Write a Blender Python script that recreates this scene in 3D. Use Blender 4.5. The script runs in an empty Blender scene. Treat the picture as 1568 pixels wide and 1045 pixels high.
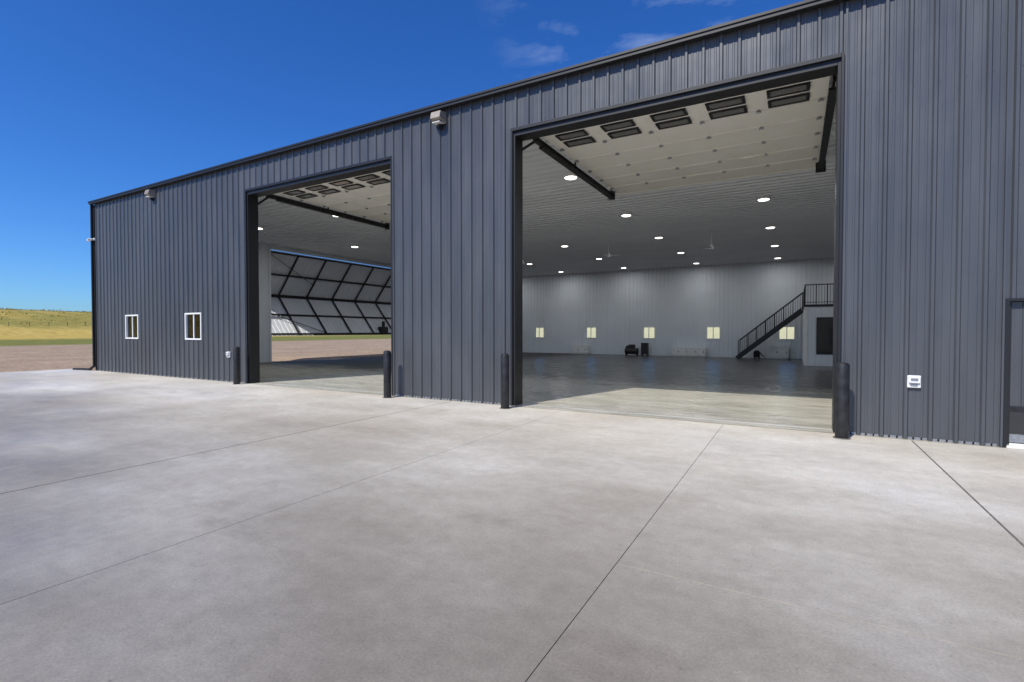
import bpy, bmesh, math, random
from mathutils import Vector, Matrix
random.seed(4)
S=bpy.context.scene
COL=S.collection

# ---------------------------------------------------------------- helpers
def mat(name, base=(.5,.5,.5), rough=.5, metal=0.0, spec=.5, emit=None, estr=0):
    m=bpy.data.materials.new(name); m.use_nodes=True
    b=m.node_tree.nodes['Principled BSDF']
    b.inputs['Base Color'].default_value=(*base,1)
    b.inputs['Roughness'].default_value=rough
    b.inputs['Metallic'].default_value=metal
    b.inputs['Specular IOR Level'].default_value=spec
    if emit:
        b.inputs['Emission Color'].default_value=(*emit,1)
        b.inputs['Emission Strength'].default_value=estr
    return m
def N(m,t,**k):
    n=m.node_tree.nodes.new(t)
    for a,v in k.items(): setattr(n,a,v)
    return n
def L(m,a,b): m.node_tree.links.new(a,b)
def noise(m,scale=(1,1,1),ns=1.0,detail=4,rough=.55,vec=None):
    if vec is None:
        g=N(m,'ShaderNodeNewGeometry'); vec=g.outputs['Position']
    mp=N(m,'ShaderNodeMapping'); mp.inputs['Scale'].default_value=scale
    L(m,vec,mp.inputs['Vector'])
    n=N(m,'ShaderNodeTexNoise'); n.inputs['Scale'].default_value=ns
    n.inputs['Detail'].default_value=detail; n.inputs['Roughness'].default_value=rough
    L(m,mp.outputs[0],n.inputs['Vector'])
    return n.outputs['Fac']
def ramp(m,fac,stops):
    r=N(m,'ShaderNodeValToRGB')
    e=r.color_ramp.elements
    while len(e)<len(stops): e.new(.5)
    for i,(p,c) in enumerate(stops):
        e[i].position=p
        e[i].color=(c,c,c,1) if not isinstance(c,tuple) else (*c,1)
    L(m,fac,r.inputs[0]); return r.outputs[0]
def mix(m,a,b,fac,mode='MIX'):
    x=N(m,'ShaderNodeMix',data_type='RGBA',blend_type=mode)
    for s,v in ((x.inputs[6],a),(x.inputs[7],b)):
        if isinstance(v,tuple): s.default_value=(*v,1)
        else: L(m,v,s)
    if isinstance(fac,(int,float)): x.inputs[0].default_value=fac
    else: L(m,fac,x.inputs[0])
    return x.outputs[2]
def bump(m,h,strength=.2,dist=.01):
    b=N(m,'ShaderNodeBump'); b.inputs['Strength'].default_value=strength
    b.inputs['Distance'].default_value=dist
    L(m,h,b.inputs['Height'])
    L(m,b.outputs[0],m.node_tree.nodes['Principled BSDF'].inputs['Normal'])
def P(m): return m.node_tree.nodes['Principled BSDF']

def link(o,parent=None):
    COL.objects.link(o)
    if parent: o.parent=parent
    return o
def empty(name,loc=(0,0,0),parent=None):
    e=bpy.data.objects.new(name,None); e.location=loc; e.empty_display_size=.2
    return link(e,parent)
def mesh(name,verts,faces,m,parent=None,loc=(0,0,0),smooth=False):
    me=bpy.data.meshes.new(name); me.from_pydata(verts,[],faces); me.update()
    me.materials.append(m)
    if smooth:
        for p in me.polygons: p.use_smooth=True
    o=bpy.data.objects.new(name,me); o.location=loc
    return link(o,parent)
class B:
    """box/cylinder accumulator"""
    def __init__(s): s.v=[]; s.f=[]
    def box(s,x0,x1,y0,y1,z0,z1):
        n=len(s.v)
        s.v+=[(x0,y0,z0),(x1,y0,z0),(x1,y1,z0),(x0,y1,z0),(x0,y0,z1),(x1,y0,z1),(x1,y1,z1),(x0,y1,z1)]
        s.f+=[tuple(n+i for i in q) for q in ((3,2,1,0),(4,5,6,7),(0,1,5,4),(1,2,6,5),(2,3,7,6),(3,0,4,7))]
        return s
    def bar(s,a,b,w=.05,h=None,up=(0,0,1)):
        h=h or w
        a=Vector(a);b=Vector(b);d=(b-a).normalized()
        u=Vector(up)
        if abs(d.dot(u))>.98: u=Vector((0,1,0))
        r=d.cross(u).normalized(); u=r.cross(d).normalized()
        n=len(s.v)
        for p in (a,b):
            for i,j in ((-1,-1),(1,-1),(1,1),(-1,1)):
                s.v.append(tuple(p+r*i*w/2+u*j*h/2))
        s.f+=[tuple(n+i for i in q) for q in ((3,2,1,0),(4,5,6,7),(0,1,5,4),(1,2,6,5),(2,3,7,6),(3,0,4,7))]
        return s
    def cyl(s,a,b,r,r2=None,seg=20):
        r2=r if r2 is None else r2
        a=Vector(a);b=Vector(b);d=(b-a).normalized()
        u=Vector((0,0,1)) if abs(d.z)<.9 else Vector((1,0,0))
        x=d.cross(u).normalized(); y=d.cross(x)
        n=len(s.v)
        for p,rr in ((a,r),(b,r2)):
            for i in range(seg):
                t=2*math.pi*i/seg
                s.v.append(tuple(p+x*math.cos(t)*rr+y*math.sin(t)*rr))
        for i in range(seg):
            j=(i+1)%seg
            s.f.append((n+i,n+seg+i,n+seg+j,n+j))
        s.f.append(tuple(n+i for i in range(seg))); s.f.append(tuple(n+seg+i for i in reversed(range(seg))))
        return s
    def make(s,name,m,parent=None,bevel=0,loc=(0,0,0)):
        o=mesh(name,s.v,s.f,m,parent,loc)
        bm=bmesh.new(); bm.from_mesh(o.data); bmesh.ops.recalc_face_normals(bm,faces=bm.faces); bm.to_mesh(o.data); bm.free()
        if bevel:
            md=o.modifiers.new('bev','BEVEL'); md.width=bevel; md.segments=2; md.limit_method='ANGLE'
        return o

def profile(u0,u1,pitch,h,minor=.004,bw=.125,tw=.06):
    pts=[]
    k0=int(math.floor(u0/pitch))-1; k1=int(math.ceil(u1/pitch))+1
    b=pitch*bw; t=pitch*tw
    for k in range(k0,k1+1):
        c=k*pitch
        pts+=[(c-b,0),(c-t,h),(c+t,h),(c+b,0)]
        if minor:
            for q in (1/3,2/3):
                d=c+pitch*q; pts+=[(d-pitch*.07,0),(d-pitch*.035,minor),(d+pitch*.035,minor),(d+pitch*.07,0)]
    out=[]
    def at(u):
        for (a,ha),(c,hc) in zip(pts,pts[1:]):
            if a<=u<=c: return ha+(hc-ha)*((u-a)/(c-a) if c>a else 0)
        return 0
    out=[(u0,at(u0))]+[p for p in pts if u0<p[0]<u1]+[(u1,at(u1))]
    return out
def ribbed(name,rects,fn,m,parent,pitch=.305,h=.03,minor=.004,bw=.125,tw=.06):
    """rects: list of (u0,u1,v0,v1); fn(u,v,height)->xyz"""
    V=[];F=[]
    for (u0,u1,v0,v1) in rects:
        pr=profile(u0,u1,pitch,h,minor,bw,tw); n=len(V)
        for u,hh in pr: V.append(fn(u,v0,hh)); V.append(fn(u,v1,hh))
        for i in range(len(pr)-1):
            a=n+2*i; F.append((a,a+2,a+3,a+1))
    return mesh(name,V,F,m,parent)
def cut(u0,u1,v0,v1,holes):
    """rects covering region minus holes (holes disjoint in u)"""
    r=[];u=u0
    for (a,b,c,d) in sorted(holes):
        if a>u: r.append((u,a,v0,v1))
        if c>v0: r.append((a,b,v0,c))
        if d<v1: r.append((a,b,d,v1))
        u=b
    if u<u1: r.append((u,u1,v0,v1))
    return r

# ---------------------------------------------------------------- materials
siding=mat('charcoal_siding',(.07,.08,.105),.38,.25,.5)
n1=noise(siding,(.35,.35,.12),1.0,4)
n2=noise(siding,(3,3,.5),1.0,4)
L(siding,mix(siding,ramp(siding,n1,[(.3,(.074,.079,.086)),(.7,(.102,.107,.115))]),ramp(siding,n2,[(.35,.84),(.7,1.1)]),.6,'MULTIPLY'),P(siding).inputs['Base Color'])
L(siding,ramp(siding,n2,[(.3,.30),(.7,.44)]),P(siding).inputs['Roughness'])
bump(siding,noise(siding,(1.6,1.6,1.1),1.0,2),.45,.025)
black=mat('black_trim',(.012,.012,.013),.45)
blackm=mat('black_steel',(.02,.021,.023),.5,.3)
L(blackm,ramp(blackm,noise(blackm,(1,1,1),8,4),[(.3,(.012,.013,.014)),(.7,(.035,.035,.037))]),P(blackm).inputs['Base Color'])
liner=mat('white_liner',(.5,.52,.55),.5)
L(liner,ramp(liner,noise(liner,(.3,.3,.3),1,3),[(.3,(.60,.63,.67)),(.7,(.70,.73,.77))]),P(liner).inputs['Base Color'])
ceilm=mat('ceiling_liner',(.46,.47,.49),.45)
L(ceilm,ramp(ceilm,noise(ceilm,(.25,.4,.3),1,3),[(.3,(.68,.70,.72)),(.7,(.77,.79,.81))]),P(ceilm).inputs['Base Color'])
white=mat('white_paint',(.75,.75,.73),.4)
L(white,ramp(white,noise(white,(1,1,1),3,4),[(.3,(.68,.68,.65)),(.7,(.78,.78,.76))]),P(white).inputs['Base Color'])
doorw=mat('overhead_door_panel',(.7,.68,.6),.5)
L(doorw,ramp(doorw,noise(doorw,(1,1,1),1.5,4),[(.3,(.79,.77,.70)),(.7,(.85,.83,.78))]),P(doorw).inputs['Base Color'])
galv=mat('galvanised_steel',(.35,.36,.37),.4,.7)
L(galv,ramp(galv,noise(galv,(1,1,1),20,3),[(.3,(.28,.29,.3)),(.7,(.42,.43,.44))]),P(galv).inputs['Base Color'])
glassd=mat('dark_glass',(.02,.022,.025),.08,0,.8)
pane=mat('door_pane',(.16,.16,.15),.1,0,.6)
lens=mat('lamp_lens',(.9,.9,.9),.4,emit=(1,.98,.93),estr=4)
beige=mat('wall_pack_housing',(.36,.32,.27),.5,.2)
L(beige,ramp(beige,noise(beige,(1,1,1),9,3),[(.3,(.24,.21,.18)),(.7,(.32,.28,.24))]),P(beige).inputs['Base Color'])
tan=mat('joint_sealant',(.42,.36,.24),.8)
L(tan,ramp(tan,noise(tan,(3,3,3),4,3),[(.3,(.34,.29,.19)),(.7,(.55,.47,.32))]),P(tan).inputs['Base Color'])
jointm=mat('dark_joint_filler',(.10,.095,.085),.9)  # dark filler colour for slab joints, reused on bollard collars
L(jointm,ramp(jointm,noise(jointm,(3,3,3),6,3),[(.3,(.08,.075,.065)),(.7,(.20,.185,.16))]),P(jointm).inputs['Base Color'])
brush=mat('dry_brush',(.12,.11,.03),.9,spec=.1)
L(brush,ramp(brush,noise(brush,(.3,.3,.3),1,4),[(.35,(.16,.14,.035)),(.65,(.36,.27,.07))]),P(brush).inputs['Base Color'])

glass=bpy.data.materials.new('window_glass'); glass.use_nodes=True
nt=glass.node_tree; nt.nodes.clear()
o=nt.nodes.new('ShaderNodeOutputMaterial'); mx=nt.nodes.new('ShaderNodeMixShader')
tr=nt.nodes.new('ShaderNodeBsdfTransparent'); gl=nt.nodes.new('ShaderNodeBsdfGlossy'); gl.inputs['Roughness'].default_value=.02
fr=nt.nodes.new('ShaderNodeFresnel'); fr.inputs[0].default_value=1.6
tr.inputs[0].default_value=(.95,.97,.96,1)
nt.links.new(fr.outputs[0],mx.inputs[0]); nt.links.new(tr.outputs[0],mx.inputs[1]); nt.links.new(gl.outputs[0],mx.inputs[2]); nt.links.new(mx.outputs[0],o.inputs[0])

# concrete apron
conc=mat('broom_concrete',(.4,.38,.35),.55)
g=N(conc,'ShaderNodeNewGeometry'); sp=N(conc,'ShaderNodeSeparateXYZ'); L(conc,g.outputs['Position'],sp.inputs[0])
big=noise(conc,(.16,.22,.2),1.0,5,.6)
mid=noise(conc,(.45,.7,.7),1.0,7,.68)
fine=noise(conc,(1,1,1),60,3,.7)
speck=noise(conc,(1,1,1),28,2,.5)
med=noise(conc,(1,1,1),7,6,.75)
stain=noise(conc,(.22,.5,.3),1.1,6,.65)
c=ramp(conc,big,[(.32,(.43,.385,.315)),(.5,(.48,.448,.388)),(.66,(.55,.53,.49))])
c=mix(conc,c,ramp(conc,mid,[(.3,(.80,.78,.76)),(.7,(1.12,1.12,1.12))]),.9,'MULTIPLY')
c=mix(conc,c,ramp(conc,med,[(.3,.82),(.7,1.10)]),.8,'MULTIPLY')
c=mix(conc,c,ramp(conc,fine,[(.3,.80),(.7,1.14)]),.85,'MULTIPLY')
c=mix(conc,c,ramp(conc,speck,[(.22,.62),(.30,1.0)]),.8,'MULTIPLY')
c=mix(conc,c,ramp(conc,stain,[(.28,(.52,.48,.43)),(.42,(1.,1.,1.))]),.6,'MULTIPLY')
# light falloff painted into the colour: darker towards the camera, brighter beside the building
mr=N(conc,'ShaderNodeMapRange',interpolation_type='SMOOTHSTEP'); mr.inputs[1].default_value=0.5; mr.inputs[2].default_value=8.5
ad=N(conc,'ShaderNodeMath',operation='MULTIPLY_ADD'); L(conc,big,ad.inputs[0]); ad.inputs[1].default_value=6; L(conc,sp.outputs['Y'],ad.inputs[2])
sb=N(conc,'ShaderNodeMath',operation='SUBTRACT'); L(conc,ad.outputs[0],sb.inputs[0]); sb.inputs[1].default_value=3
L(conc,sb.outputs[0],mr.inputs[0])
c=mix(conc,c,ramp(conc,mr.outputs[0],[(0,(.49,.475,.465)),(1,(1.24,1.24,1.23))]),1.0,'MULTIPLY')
at=N(conc,'ShaderNodeAttribute',attribute_name='tone')
c=mix(conc,c,at.outputs['Color'],1.0,'MULTIPLY')
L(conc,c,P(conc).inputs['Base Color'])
L(conc,ramp(conc,mid,[(.3,.42),(.7,.68)]),P(conc).inputs['Roughness'])
bump(conc,fine,.3,.004)

# interior floor: sealed slab, sunlit brightness painted in near the doors, shade beyond
flo=mat('sealed_concrete_floor',(.2,.2,.2),.2,spec=.12)
a=noise(flo,(.35,1.3,1),1.2,6,.65); b2=noise(flo,(.8,4.0,1),1.5,6,.7)
g=N(flo,'ShaderNodeNewGeometry'); sp=N(flo,'ShaderNodeSeparateXYZ'); L(flo,g.outputs['Position'],sp.inputs[0])
sunlit_tone=ramp(flo,a,[(.3,(.34,.325,.265)),(.7,(.50,.475,.40))])  # brighter colour standing in for sunlight inside the doors
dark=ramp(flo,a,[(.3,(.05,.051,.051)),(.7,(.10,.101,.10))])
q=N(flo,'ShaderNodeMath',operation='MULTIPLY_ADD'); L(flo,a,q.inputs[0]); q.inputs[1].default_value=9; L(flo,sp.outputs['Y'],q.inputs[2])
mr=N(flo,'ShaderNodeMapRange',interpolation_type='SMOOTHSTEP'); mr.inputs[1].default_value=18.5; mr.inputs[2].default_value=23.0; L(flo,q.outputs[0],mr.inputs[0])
c=mix(flo,sunlit_tone,dark,mr.outputs[0])
c=mix(flo,c,ramp(flo,b2,[(.32,.42),(.55,1.1)]),.8,'MULTIPLY')
L(flo,c,P(flo).inputs['Base Color'])
# worn, matt finish towards the left bay's side door; glossier in the main bay
rx=N(flo,'ShaderNodeMapRange'); rx.inputs[1].default_value=-17; rx.inputs[2].default_value=-12; rx.inputs[3].default_value=.62; rx.inputs[4].default_value=.0; L(flo,sp.outputs['X'],rx.inputs[0])
mxr=N(flo,'ShaderNodeMath',operation='MAXIMUM'); L(flo,ramp(flo,b2,[(.3,.34),(.7,.22)]),mxr.inputs[0]); L(flo,rx.outputs[0],mxr.inputs[1])
L(flo,mxr.outputs[0],P(flo).inputs['Roughness'])
sx_=N(flo,'ShaderNodeMapRange'); sx_.inputs[1].default_value=-17; sx_.inputs[2].default_value=-12; sx_.inputs[3].default_value=.03; sx_.inputs[4].default_value=.14; L(flo,sp.outputs['X'],sx_.inputs[0])
L(flo,sx_.outputs[0],P(flo).inputs['Specular IOR Level'])
bump(flo,noise(flo,(1,1,1),2,4),.05,.01)

# terrain
ter=mat('prairie_ground',(.3,.25,.1),.95,spec=.1)
g=N(ter,'ShaderNodeNewGeometry'); sp=N(ter,'ShaderNodeSeparateXYZ'); L(ter,g.outputs['Position'],sp.inputs[0])
wob=noise(ter,(.02,.02,.02),1.5,5)
wob2=noise(ter,(.006,.03,.02),1.0,5)
def mathn(op,a,b=0,c=None):
    n=N(ter,'ShaderNodeMath',operation=op)
    for i,v in enumerate((a,b)+((c,) if c is not None else ())):
        if isinstance(v,(int,float)): n.inputs[i].default_value=v
        else: L(ter,v,n.inputs[i])
    return n.outputs[0]
def step(val,lo,hi):
    n=N(ter,'ShaderNodeMapRange'); n.inputs[1].default_value=lo; n.inputs[2].default_value=hi; L(ter,val,n.inputs[0]); return n.outputs[0]
negx=mathn('MULTIPLY',sp.outputs['X'],-1)
pp=mathn('ADD',negx,mathn('MULTIPLY',wob,14))      # warped distance to the left
gr=noise(ter,(1,1,1),5,6,.75); gr2=noise(ter,(.10,.10,.15),3,6,.7)
gravel=ramp(ter,gr,[(.3,(.20,.14,.095)),(.5,(.34,.25,.17)),(.72,(.52,.41,.30))])
gravel=mix(ter,gravel,ramp(ter,gr2,[(.3,.70),(.7,1.15)]),.9,'MULTIPLY')
gn=noise(ter,(.08,.25,.1),2.5,7,.75)
green=ramp(ter,gn,[(.3,(.09,.11,.025)),(.55,(.18,.18,.045)),(.75,(.32,.27,.07))])
yel=ramp(ter,gn,[(.3,(.26,.19,.045)),(.5,(.44,.32,.08)),(.72,(.55,.43,.14))])
hilly=mix(ter,yel,green,ramp(ter,wob2,[(.44,0.0),(.54,.65)]))
straw=ramp(ter,gn,[(.3,(.50,.45,.24)),(.7,(.72,.66,.40))])
base=mix(ter,gravel,green,step(pp,84,88))
base=mix(ter,base,yel,step(pp,130,160))
base=mix(ter,base,hilly,step(pp,205,225))
diag=mathn('MULTIPLY_ADD',sp.outputs['Y'],.62,sp.outputs['X'])
dry=mathn('MULTIPLY',step(sp.outputs['Y'],48,56),step(diag,0,6))
base=mix(ter,base,straw,dry)
L(ter,base,P(ter).inputs['Base Color'])
bump(ter,gr,.6,.03)

# ---------------------------------------------------------------- ground
def axis(fix,lo,hi):
    a=set(fix)
    for s,e in ((min(fix),lo),(max(fix),hi)):
        d=3.0; p=s; sg=1 if e>s else -1
        while abs(p)<abs(e):
            p+=sg*d; d*=1.09; a.add(p)
    return sorted(a)
xs=axis([-26.0,-25.6,-20,-14,-8,-2,5,11.5,12.0],-3200,3200)
ys=axis([9.95,10.35,18,25,32,39.3,39.7],-3200,3200)
V=[];F=[]
def hill(x,y):
    r=math.hypot(x+5,y-20)
    t=min(1,max(0,(r-150)/190)); t=t*t*(3-2*t)
    und=1+.06*math.sin(x*.013+1)+.05*math.sin(y*.021)+.02*math.sin(y*.07+x*.03)
    h=11.4*t*und+ (r>340)*min(1,(r-340)/1500)*14
    return h-.05
for y in ys:
    for x in xs:
        z=hill(x,y)
        if -25.7<x<11.6 and 10.3<y<39.4: z=-.6
        V.append((x,y,z))
nx=len(xs)
for j in range(len(ys)-1):
    for i in range(nx-1):
        k=j*nx+i; F.append((k,k+1,k+nx+1,k+nx))
mesh('ground',V,F,ter,smooth=False)
# distant brush along the hill crest
V=[];F=[]
for i in range(2600):
    ang=math.radians(random.uniform(120,215)); r=random.gauss(332,10) if random.random()<.75 else random.uniform(225,330)
    x=-5+r*math.cos(ang); y=20+r*math.sin(ang); z=hill(x,y)
    s=random.uniform(.25,.6)*(1.6 if random.random()<.05 else 1)
    for k in range(12):
        px=x+random.gauss(0,s*3.0); py=y+random.gauss(0,s*3.0); pz=z+abs(random.gauss(0,s*.45))
        w_=random.uniform(.15,.4)*s*1.3
        d1=Vector((random.uniform(-1,1),random.uniform(-1,1),random.uniform(-.3,1))).normalized()*w_
        d2=Vector((random.uniform(-1,1),random.uniform(-1,1),random.uniform(-1,1))).normalized()*w_
        n=len(V); p=Vector((px,py,pz)); V+= [tuple(p-d1),tuple(p+d2),tuple(p+d1),tuple(p-d2)]; F.append((n,n+1,n+2,n+3))
mesh('distant_brush',V,F,brush)

# apron slabs
apron=empty('concrete_apron')
gx=[-28.3,-19.3,-13.2,-7.2,-4.28,-1.12,1.59,4.6,7.6,10.6,14,20]
gapx={-7.2:.018,1.59:.022,-4.28:.006,-1.12:.0065,-13.2:.004,-19.3:.004,4.6:.006,7.6:.006,10.6:.02,14:.01}
tone=[]
bb=B()
for i in range(len(gx)-1):
    gy=[-14,-5,3.53,9.80] if gx[i]>-1.5 else [-14,-5,9.80]
    for j in range(len(gy)-1):
        l=gapx.get(gx[i],0)/2; r=gapx.get(gx[i+1],0)/2
        b0=.0025 if j else 0; b1=.0025 if j<len(gy)-2 else 0
        bb.box(gx[i]+l,gx[i+1]-r,gy[j]+b0,gy[j+1]-b1,-.12,0)
        t=random.uniform(.965,1.035)
        tone+= [t]*6
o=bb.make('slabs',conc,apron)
ca=o.data.color_attributes.new('tone','FLOAT_COLOR','CORNER')
for p in o.data.polygons:
    t=tone[p.index]
    for li in p.loop_indices: ca.data[li].color=(t,t,t,1)
B().box(-28.2,19.9,-13.9,9.79,-.1,-.006).make('joint_filler',jointm,apron)
B().box(-1.11,1.57,3.527,3.533,-.02,-.0005).box(1.61,4.5,3.527,3.533,-.02,-.0005).make('joint_sealant',tan,apron)
B().box(-26.0,12,9.80,9.845,-.1,-.003).make('threshold_joint',tan,apron)

# ---------------------------------------------------------------- hangar
YF=9.9; XL=-26.06; XR=12.0; YB=39.5; ZE=7.1; ZC=6.6
FL=lambda y:-.22*(y-YF)/(YB-YF)
H=empty('metal_hangar_building')
DH=6.18
doors=[(-15.42,-9.21),(-5.57,.62)]
wins=[(-23.44,-22.42),(-19.08,-18.04)]; WZ=(1.38,2.34)
holes=[(a,b,0,DH) for a,b in doors]+[(a,b,*WZ) for a,b in wins]+[(2.70,3.62,0,2.13)]
ribbed('front_siding',cut(XL,XR,.0,ZE,holes),lambda u,v,h:(u,YF-h,v),siding,H,h=.034,minor=.006)
ribbed('front_liner',cut(XL+.3,XR-.3,-.05,ZC,holes),lambda u,v,h:(u,YF+.30+h,v),liner,H,h=.015)
# screws
sc=B()
for k in range(int(XL/.305),int(XR/.305)+1):
    for z in (.06,1.05,2.6,4.1,5.5,6.9):
        x=k*.305+.055
        if any(a-.05<x<b+.05 and c-.02<z<d+.1 for a,b,c,d in holes): continue
        sc.cyl((x,YF,z),(x,YF-.007,z),.0065,seg=6)
sc.make('siding_screws',siding,H)
# left end wall with bifold opening
OY0,OY1,OZ=17.9,32.6,6.35
ribbed('left_end_siding',cut(YF,YB+.25,0,ZE,[(OY0,OY1,-.0,OZ)]),lambda u,v,h:(XL-h,u,v),siding,H)
ribbed('left_end_liner',cut(YF+.3,YB,-.3,ZC,[(OY0,OY1,-.3,OZ)]),lambda u,v,h:(XL+.3+h,u,v),liner,H,h=.015)
t=B()
t.box(XL-.04,XL+.34,OY0-.12,OY0,-.3,OZ+.12).box(XL-.04,XL+.34,OY1,OY1+.12,-.3,OZ+.12).box(XL-.04,XL+.34,OY0,OY1,OZ,OZ+.12)
t.make('bifold_opening_trim',liner,H)
# back wall
bw=[-19.6,-14.8,-10.0,-5.27,-.5]; BZ=(1.08,2.02)
bh=[(x-.5,x+.5,*BZ) for x in bw]
ribbed('back_liner',cut(XL+.3,XR-.3,-.3,ZC,bh),lambda u,v,h:(u,YB-h,v),liner,H,h=.04,bw=.14,tw=.11)
ribbed('back_siding',cut(XL,XR,-.3,ZE,bh),lambda u,v,h:(u,YB+.25+h,v),siding,H)
# right end
ribbed('right_end_siding',[(YF,YB+.25,-.3,ZE)],lambda u,v,h:(XR+h,u,v),siding,H)
ribbed('right_end_liner',[(YF+.3,YB,-.3,ZC)],lambda u,v,h:(XR-.3-h,u,v),liner,H,h=.015)
# ceiling
ribbed('ceiling',[(YF+.3,YB,XL+.3,XR-.3)],lambda u,v,h:(v,u,ZC-h),ceilm,H,pitch=.38,h=.055,minor=0,bw=.16,tw=.13)
# roof + gables
ym=(YF+YB)/2; rz=ZE+15*.083
roof=mesh('roof',[(XL-.12,YF-.14,ZE+.10),(XR+.12,YF-.14,ZE+.10),(XR+.12,ym,rz+.1),(XL-.12,ym,rz+.1),(XL-.12,YB+.4,ZE+.10),(XR+.12,YB+.4,ZE+.10)],[(0,1,2,3),(3,2,5,4)],siding,H)
mesh('gable_ends',[(XL,YF,ZE),(XL,YB+.25,ZE),(XL,ym,rz+.05),(XR,YF,ZE),(XR,YB+.25,ZE),(XR,ym,rz+.05)],[(0,1,2),(3,5,4)],siding,H)
# floor
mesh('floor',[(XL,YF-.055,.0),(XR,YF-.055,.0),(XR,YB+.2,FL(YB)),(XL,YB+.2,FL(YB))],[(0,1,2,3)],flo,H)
# eave gutter and trims
g=B(); g.box(XL-.14,XR+.14,YF-.16,YF-.035,ZE-.03,ZE+.07); g.box(XL-.15,XR+.15,YF-.18,YF-.158,ZE+.035,ZE+.09)
g.make('eave_gutter',black,H,bevel=.006)
g=B(); g.box(XL-.05,XL+.05,YF-.042,YF+.02,0,ZE-.05); g.box(XL-.052,XL-.032,YF-.02,YF+.1,0,ZE-.05)
g.make('corner_trim',black,H)
g=B()
bx=sorted([(a,b) for a,b in doors]+[(2.70,3.62)])
u=XL+.05
for a,b in bx:
    g.box(u,a-.1,YF-.006,YF-.001,0,.035); u=b+.1
g.box(u,XR,YF-.006,YF-.001,0,.035)
g.make('base_trim',galv,H)
# door opening trims: jamb steel + face flashing
for a,b in doors:
    t=B()
    t.box(a-.05,a+.001,YF-.045,YF-.001,0,DH+.07)
    t.box(b-.001,b+.04,YF-.045,YF-.001,0,DH+.07)
    t.box(a+.002,b-.002,YF-.05,YF-.001,DH-.0,DH+.07)
    t.box(a,a+.05,YF,YF+.36,0,DH); t.box(b-.05,b,YF,YF+.36,0,DH)
    t.box(a+.052,b-.052,YF+.002,YF+.36,DH-.10,DH-.002)
    t.make('door_opening_trim',black,H,bevel=.004)
# overhead sectional doors
for a,b in doors:
    D=empty('overhead_door',parent=H)
    x0,x1=a+.35,b-.12; y0=YF+.75; sec=.97; zz=6.27
    pn=B();hg=B();wf=B();wg=B()
    for s in range(6):
        ya=y0+s*sec
        pn.box(x0,x1,ya+.006,ya+sec-.006,zz,zz+.05)
        pn.box(x0,x1,ya+.010,ya+.045,zz-.02,zz-.001); pn.box(x0,x1,ya+sec-.045,ya+sec-.010,zz-.02,zz-.001)
        nst=6
        for q in range(nst):
            xx=x0+.1+(x1-x0-.2)*q/(nst-1)
            pn.box(xx-.03,xx+.03,ya+.05,ya+sec-.05,zz-.004,zz-.0012)
            if s: 
                hg.box(xx-.03,xx+.03,ya-.06,ya+.06,zz-.034,zz-.0205); hg.cyl((xx-.05,ya,zz-.045),(xx+.05,ya,zz-.045),.022,seg=8)
        if s==0:
            for q in range(5):
                cx=(x0+x1)/2+(q-2)*1.1
                for yy in (.07,.55):
                    wf.box(cx-.36,cx+.36,ya+yy,ya+yy+.05,zz-.04,zz-.0205); wf.box(cx-.36,cx+.36,ya+yy+.29,ya+yy+.34,zz-.04,zz-.0205)
                    wf.box(cx-.36,cx-.30,ya+yy+.05,ya+yy+.29,zz-.04,zz-.0205); wf.box(cx+.30,cx+.36,ya+yy+.05,ya+yy+.29,zz-.04,zz-.0205)
                    wg.box(cx-.30,cx+.30,ya+yy+.05,ya+yy+.29,zz-.03,zz-.019)
    pn.make('panels',doorw,D); hg.make('hinges',galv,D); wf.make('window_frames',black,D); wg.make('window_panes',pane,D)
    tk=B()
    for xx,xv in ((x0-.08,a-.12),(x1+.06,b+.12)):
        tk.box(xx-.03,xx+.03,YF+.5,YF+6.1,6.20,6.225); tk.box(xx-.03,xx-.015,YF+.5,YF+6.1,6.08,6.2)
        tk.box(xx-.07,xx+.07,YF+.9,YF+6.1,6.05,6.062)
        for q in range(28):
            yy=YF+.9+q*.19
            tk.box(xx-.07,xx+.07,yy,yy+.03,6.062,6.10)
        for yy in (YF+3,YF+6.05):
            tk.bar((xx,yy,6.1),(xx,yy,6.6),.04); 
        tk.box(xv-.04,xv+.04,YF+.37,YF+.43,0,5.85)
        tk.bar((xv,YF+.40,5.85),(xx,YF+.62,6.14),.05,.05)
        tk.box(xx-.12,xx+.12,YF+6.08,YF+6.12,6.0,6.3)
    tk.make('tracks',blackm,D)
    sh=B().cyl((x0-.1,YF+.45,6.45),(x1+.05,YF+.45,6.45),.03); sh.cyl((x0+1.5,YF+.45,6.45),(x0+3.2,YF+.45,6.45),.08)
    sh.make('torsion_shaft',blackm,D)
# front windows & back windows
def window(x0,x1,z0,z1,y,thick,out=-1):
    W=empty('window',parent=H)
    f=B(); w=.055
    ya,yb=(y-.045,y+thick)
    f.box(x0,x0+w,ya,yb,z0,z1); f.box(x1-w,x1,ya,yb,z0,z1); f.box(x0+w,x1-w,ya,yb,z0,z0+w); f.box(x0+w,x1-w,ya,yb,z1-w,z1)
    xm=(x0+x1)/2; f.box(xm-.025,xm+.025,y-.02,y+.04,z0+w,z1-w)
    f.make('frame',white,W,bevel=.006)
    B().box(x0+w,xm-.025,y+.02,y+.026,z0+w,z1-w).box(xm+.025,x1-w,y+.005,y+.011,z0+w,z1-w).make('panes',glass,W)
for a,b in wins: window(a,b,WZ[0],WZ[1],YF,.33)
for x in bw: window(x-.5,x+.5,BZ[0],BZ[1],YB-.0,.28)
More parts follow.
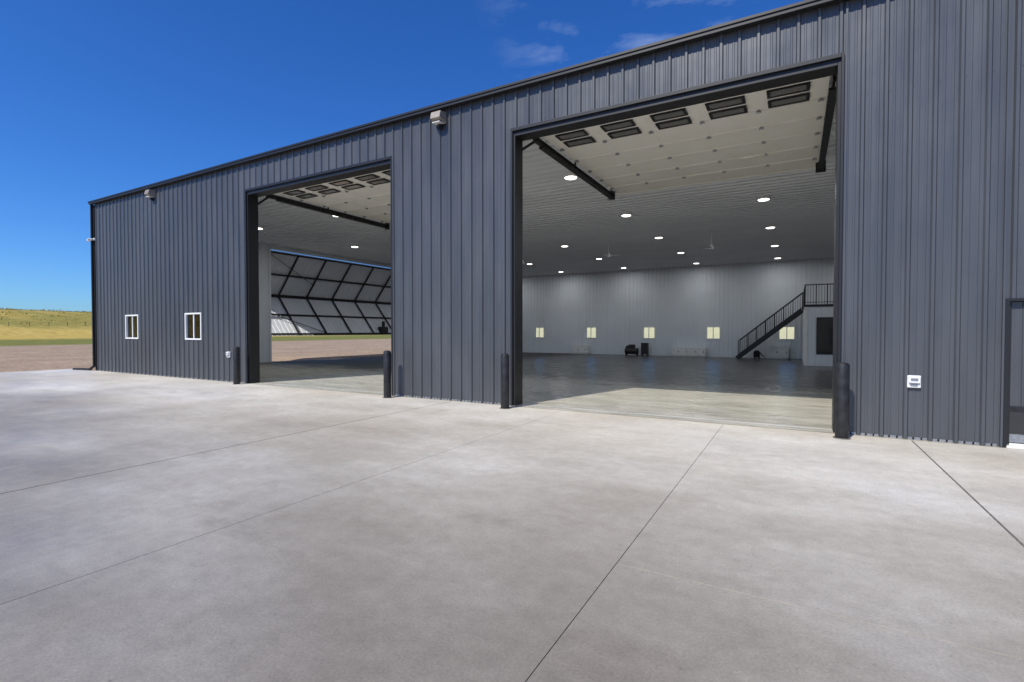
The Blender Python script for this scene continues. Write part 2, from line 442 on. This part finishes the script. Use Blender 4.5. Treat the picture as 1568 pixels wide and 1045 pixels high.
# bifold door on left end
BF=empty('bifold_door',parent=H)
xh=XL-.12; half=3.2; zb=1.4; vs=(OZ-zb)/2; outw=math.sqrt(half**2-vs**2)
pts=[(xh,OZ),(xh-outw,OZ-vs),(xh,zb)]
fr=B(); sk=[]
for s in range(2):
    (xa,za),(xb,zb_)=pts[s],pts[s+1]
    d=Vector((xb-xa,0,zb_-za)); dn=d.normalized()
    nrm=Vector((-dn.z,0,dn.x))   # toward +X
    if nrm.x<0: nrm=-nrm
    A=Vector((xa,0,za))
    def pt(v,y,off=0): 
        q=A+d*v+nrm*off; return (q.x,y,q.z)
    def fn(u,v,h,pt=pt): return pt(v,u,-.02-h)
    ribbed('leaf_sheet_%d'%s,[(OY0+.05,OY1-.05,.01,.99)],fn,liner,BF,h=.02)
    for v in (.03,.5,.97):
        fr.bar(pt(v,OY0+.05,.06),pt(v,OY1-.05,.06),.09,.08,up=tuple(nrm))
    n=7
    for q in range(n+1):
        y=OY0+.1+(OY1-OY0-.2)*q/n
        fr.bar(pt(.02,y,.06),pt(.98,y,.06),.07,.09,up=tuple(nrm))
    fr.bar(pt(.35 if s else .03,OY0+.1,.1),pt(.97 if s else .66,OY0+.1+(OY1-OY0)/n*2,.1),.03,.03,up=tuple(nrm))
fr.make('steel_frame',blackm,BF)
mo=B().box(xh-.35,xh+.1,27.0,27.6,zb+.05,zb+.6); mo.cyl((xh-.1,27.3,zb+.5),(xh-.1,27.3,zb+1.0),.12); mo.make('operator_motor',blackm,BF,bevel=.03)
# personnel door at right
PD=empty('personnel_door',parent=H)
f=B(); f.box(2.655,2.70,YF-.045,YF+.1,0,2.17).box(3.62,3.665,YF-.045,YF+.1,0,2.17).box(2.70,3.62,YF-.045,YF+.1,2.13,2.17)
f.box(2.70,2.74,YF+.02,YF+.07,.05,2.13); f.box(3.58,3.62,YF+.02,YF+.07,.05,2.13)
f.make('frame',black,PD)
ribbed('leaf',[(2.745,3.575,.60,2.12)],lambda u,v,h:(u,YF+.05-h*.4,v),siding,PD,pitch=.16)
B().box(2.74,3.58,YF+.03,YF+.06,.52,.60).make('kick_rail',blackm,PD)
B().box(2.74,3.58,YF+.035,YF+.05,.20,.52).make('lower_glass',glassd,PD)
B().box(2.74,3.58,YF+.03,YF+.055,.075,.19).make('kick_plate',galv,PD)
B().box(2.69,3.63,YF-.07,YF+.06,.0,.028).box(2.74,3.58,YF+.02,YF+.06,.03,.058).make('threshold',white,PD)
B().box(2.625,2.65,YF-.05,YF-.002,0,ZE-.05).make('panel_joint_trim',siding,H)
B().box(.672,.70,YF-.046,YF-.002,.0,ZE-.06).make('jamb_flashing',siding,H)
# office and mezzanine
OF=empty('office_mezzanine',parent=H)
OX,OYf,OT=.45,31.0,3.1; zf=-.25
ribbed('front_wall',cut(OX+.12,XR-.4,zf,OT-.12,[(1.02,2.5,.5,2.38)]),lambda u,v,h:(u,OYf-h,v),liner,OF,h=.02)
ribbed('side_wall',[(OYf,YB-.05,zf,OT-.12)],lambda u,v,h:(OX-h,u,v),liner,OF,h=.02)
B().box(OX-.03,OX+.12,OYf-.03,OYf+.08,zf,OT-.12).make('corner_trim',white,OF)
B().box(OX-.05,XR-.4,OYf-.05,YB-.05,OT-.118,OT).make('deck',blackm,OF)
B().box(1.02,2.5,OYf+.05,OYf+.06,.5,2.38).make('window_pane',glassd,OF)
f=B();f.box(.98,1.02,OYf-.03,OYf+.05,.46,2.42).box(2.5,2.54,OYf-.03,OYf+.05,.46,2.42).box(1.02,2.5,OYf-.03,OYf+.05,2.38,2.42).box(1.02,2.5,OYf-.03,OYf+.05,.46,.5)
f.make('window_frame',black,OF)
r=B()
def railing(r,a,b,h=1.05,n=12):
    a=Vector(a);b=Vector(b); up=Vector((0,0,h))
    r.bar(a+up,b+up,.05); r.bar(a+Vector((0,0,.12)),b+Vector((0,0,.12)),.03)
    for i in range(n+1):
        p=a.lerp(b,i/n); r.bar(p,p+up,.045 if i%4==0 else .018)
railing(r,(OX,OYf,OT),(XR-.5,OYf,OT),n=88)
railing(r,(OX,OYf,OT),(OX,37.0,OT),n=44)
r.make('railing',black,OF)
# staircase
ST=empty('staircase')
s=B(); n=17; xa,xb=-3.45,OX-.05; z0=-.21
for yy in (37.2,38.2):
    s.bar((xa,yy,z0+.05),(xb,yy,OT-.08),.05,.28,up=(0,0,1))
    railing(s,(xa+.1,yy,z0+.2),(xb,yy,OT+.02),n=28)
for i in range(n):
    x=xa+(xb-xa)*(i+.5)/n; z=z0+(OT-z0)*(i+1)/(n+1)
    s.box(x-.14,x+.14,37.2,38.2,z-.03,z)
s.make('stringers_treads_rails',black,ST)

# ---------------------------------------------------------------- ceiling lights & fans
for X in (-21.9,-16.6,-11.4,-6.15,-1.05,4.1,9.3):
    for Y in (14.6,20.5,26.2,31.9,37.4):
        e=empty('ceiling_light',(X,Y,ZC-.058))
        B().cyl((0,0,-.06),(0,0,0.03),.23,.25,24).make('housing',white,e)
        B().cyl((0,0,-.075),(0,0,-.061),.17,.19,24).make('lens',lens,e)
        ld=bpy.data.lights.new('lamp','AREA'); ld.shape='DISK'; ld.size=.34; ld.energy=34; ld.color=(.96,.985,1)
        lo=bpy.data.objects.new('lamp',ld); lo.location=(0,0,-.09); link(lo,e)
for X in (-13.9,-8.7,-3.55):
    e=empty('ceiling_fan',(X,25.8,ZC-.02))
    b=B().cyl((0,0,-.75),(0,0,0),.022,seg=8).cyl((0,0,-.95),(0,0,-.75),.10,.07).cyl((0,0,-.08),(0,0,0),.06)
    for k in range(3):
        t=2*math.pi*k/3+.4
        b.bar((.1*math.cos(t),.1*math.sin(t),-.88),(.6*math.cos(t),.6*math.sin(t),-.86),.10,.01)
    b.make('motor_and_blades',white,e)

# ---------------------------------------------------------------- bollards
for X,Y in ((.66,9.45),(-5.52,9.45),(-9.02,9.5),(-15.5,9.55)):
    e=empty('bollard',(X,Y,0))
    b=B().cyl((0,0,-.05),(0,0,1.17),.095,seg=28).cyl((0,0,1.17),(0,0,1.2),.095,.06,28)
    o=b.make('pipe',blackm,e,bevel=.006)
    for p in o.data.polygons: p.use_smooth=len(p.vertices)==4
    B().cyl((0,0,0),(0,0,.012),.125,.12,28).make('base_collar',jointm,e)
# wall lights
for X in (-7.58,-21.16):
    e=empty('wall_light',(X,YF-.03,6.86))
    v=[(-.17,0,-.13),(.17,0,-.13),(.17,0,.13),(-.17,0,.13),(-.14,-.24,-.04),(.14,-.24,-.04),(.14,-.2,.12),(-.14,-.2,.12)]
    mesh('housing',v,[(0,1,5,4),(1,2,6,5),(2,3,7,6),(3,0,4,7),(4,5,6,7),(3,2,1,0)],beige,e)
    B().box(-.11,.11,-.2,-.03,-.135,-.118).make('lens',white,e)
    B().box(-.06,.06,-.06,.03,-.24,-.131).box(-.035,.035,-.11,-.06,-.22,-.16).make('sensor',blackm,e)
# outlets
for X in (1.62,-16.45):
    e=empty('electrical_outlet',(X,YF-.034,.91))
    B().box(-.085,.085,-.02,.03,-.095,.095).box(-.07,.07,-.055,-.02,-.02,.08).make('cover',white,e,bevel=.008)
    B().box(-.045,.045,-.024,-.0205,-.075,-.03).box(-.045,.045,-.058,-.0555,.01,.055).make('socket_faces',galv,e)
# security camera
e=empty('security_camera',(XL+.05,YF-.06,5.6))
B().box(-.05,.05,0,.06,-.05,.05).cyl((0,-.02,0),(-.05,-.2,-.03),.035,seg=14).cyl((.02,-.06,-.01),(-.26,-.12,-.05),.045,seg=14).make('body',white,e)
# downspout
e=empty('downspout',(XL-.09,YF-.06,0))
B().box(-.04,.04,-.05,.05,.18,ZE-.03).bar((0,0,.2),(-.1,-.1,.08),.09,.08).bar((-.08,-.1,.06),(-1.3,-.25,.04),.1,.08).make('pipe_and_extension',black,e)
# items along back wall
def cab(name,x0,x1,y0,y1,h,m,bits=2):
    e=empty(name); z=FL(y0)
    b=B().box(x0,x1,y0,y1,z+.05,z+h).box(x0-.02,x1+.02,y0-.02,y1,z+h,z+h+.03)
    b.box(x0+.04,x1-.04,y0+.03,y1,z,z+.05); b.make('body',m,e,bevel=.01)
    f=B(); w=(x1-x0)/bits
    for i in range(bits):
        f.box(x0+i*w+.03,x0+(i+1)*w-.03,y0-.015,y0-.001,z+.1,z+h-.05); 
    f.make('door_fronts',m,e,bevel=.005)
    k=B()
    for i in range(bits): k.box(x0+(i+.8)*w-.05,x0+(i+.8)*w,y0-.03,y0-.016,z+h*.5,z+h*.5+.12)
    k.make('handles',blackm,e)
cab('low_cabinet',-8.1,-5.7,38.9,39.4,.62,white,4)
cab('low_cabinet',-16.2,-14.9,38.9,39.4,.62,white,2)
cab('utility_sink_cabinet',-1.5,-.35,38.6,39.4,.8,white,2)
e=empty('air_compressor',(-11.1,38.6,FL(38.6)))
B().cyl((-.5,0,.35),(.5,0,.35),.24).box(-.2,.25,-.15,.15,.58,.85).cyl((-.3,-.1,.62),(-.3,.1,.62),.16).box(-.45,-.38,-.2,.2,0,.2).box(.38,.45,-.2,.2,0,.2).make('tank_and_pump',blackm,e,bevel=.02)
e=empty('tool_cart',(-11.0,38.9,FL(38.6)))
B().box(.6,1.1,-.2,.2,.12,.95).box(.58,1.12,-.22,.22,.95,.98).cyl((.65,-.2,.06),(.65,.2,.06),.06).cyl((1.05,-.2,.06),(1.05,.2,.06),.06).make('cart_body',blackm,e,bevel=.01)
e=empty('shop_vacuum',(-2.3,38.5,FL(38.5)))
B().cyl((0,0,.08),(0,0,.42),.2,.22).cyl((0,0,.42),(0,0,.56),.22,.12).cyl((-.15,-.1,.04),(-.15,.1,.04),.05).cyl((.15,-.1,.04),(.15,.1,.04),.05).bar((.1,0,.5),(.5,-.1,.1),.05).make('drum_and_hose',blackm,e)

# ---------------------------------------------------------------- field fence
fe=empty('field_fence')
b=B()
pts=[(-215-.15*k,-60+k*5) for k in range(60)]
for i,(x,y) in enumerate(pts):
    z=hill(x,y); b.box(x-.05,x+.05,y-.05,y+.05,z-.1,z+1.4)
    if i:
        xp,yp=pts[i-1]; zp=hill(xp,yp)
        for q in (.5,.9,1.3): b.bar((xp,yp,zp+q),(x,y,z+q),.015)
b.make('posts_and_wires',blackm,fe)

# ---------------------------------------------------------------- light
el=math.radians(48.7)
d=Vector((1.27,5.3,-6.2))
sd=bpy.data.lights.new('sun','SUN'); sd.energy=5.0; sd.angle=math.radians(.5); sd.color=(1,.95,.86)
so=bpy.data.objects.new('sun',sd); so.rotation_euler=d.to_track_quat('-Z','Y').to_euler(); so.location=(-10,-20,30); link(so)
w=bpy.data.worlds.new("World"); S.world=w; w.use_nodes=True
nt=w.node_tree; bg=nt.nodes['Background']
sky=nt.nodes.new('ShaderNodeTexSky'); sky.sky_type='NISHITA'; sky.sun_disc=False
sky.sun_elevation=el; sky.sun_rotation=math.radians(193.5); sky.altitude=600; sky.air_density=1.0; sky.dust_density=.6; sky.ozone_density=3
hs=nt.nodes.new('ShaderNodeHueSaturation'); hs.inputs['Saturation'].default_value=1.22
nt.links.new(sky.outputs[0],hs.inputs['Color'])
tm=nt.nodes.new('ShaderNodeMix'); tm.data_type='RGBA'; tm.blend_type='MULTIPLY'; tm.inputs[0].default_value=1; tm.inputs[7].default_value=(.52,.88,1.40,1)
nt.links.new(hs.outputs[0],tm.inputs[6])
tc=nt.nodes.new('ShaderNodeTexCoord'); mp=nt.nodes.new('ShaderNodeMapping'); mp.inputs['Scale'].default_value=(1.5,3,6)
nt.links.new(tc.outputs['Generated'],mp.inputs[0])
no=nt.nodes.new('ShaderNodeTexNoise'); no.inputs['Scale'].default_value=1.6; no.inputs['Detail'].default_value=8; no.inputs['Roughness'].default_value=.6
nt.links.new(mp.outputs[0],no.inputs['Vector'])
rp=nt.nodes.new('ShaderNodeValToRGB'); rp.color_ramp.elements[0].position=.57; rp.color_ramp.elements[1].position=.95
nt.links.new(no.outputs['Fac'],rp.inputs[0])
sx=nt.nodes.new('ShaderNodeSeparateXYZ'); nt.links.new(tc.outputs['Generated'],sx.inputs[0])
mk=nt.nodes.new('ShaderNodeMapRange'); mk.inputs[1].default_value=-.47; mk.inputs[2].default_value=-.34; nt.links.new(sx.outputs[0],mk.inputs[0])
mm=nt.nodes.new('ShaderNodeMath'); mm.operation='MULTIPLY'; nt.links.new(rp.outputs[0],mm.inputs[0]); nt.links.new(mk.outputs[0],mm.inputs[1])
mx=nt.nodes.new('ShaderNodeMix'); mx.data_type='RGBA'; mx.inputs[7].default_value=(5,6.2,8.5,1)
nt.links.new(mm.outputs[0],mx.inputs[0]); nt.links.new(tm.outputs[2],mx.inputs[6]); nt.links.new(mx.outputs[2],bg.inputs[0])
bg.inputs[1].default_value=.11

# ---------------------------------------------------------------- camera
cd=bpy.data.cameras.new('camera'); cd.sensor_width=36; cd.lens=17.59; cd.clip_end=8000; cd.clip_start=.05
co=bpy.data.objects.new('camera',cd); co.location=(0,0,1.7)
co.rotation_euler=(math.radians(90-1.16),0,math.radians(29.5)); link(co); S.camera=co
S.view_settings.view_transform='Standard'; S.view_settings.look='None'; S.view_settings.exposure=0
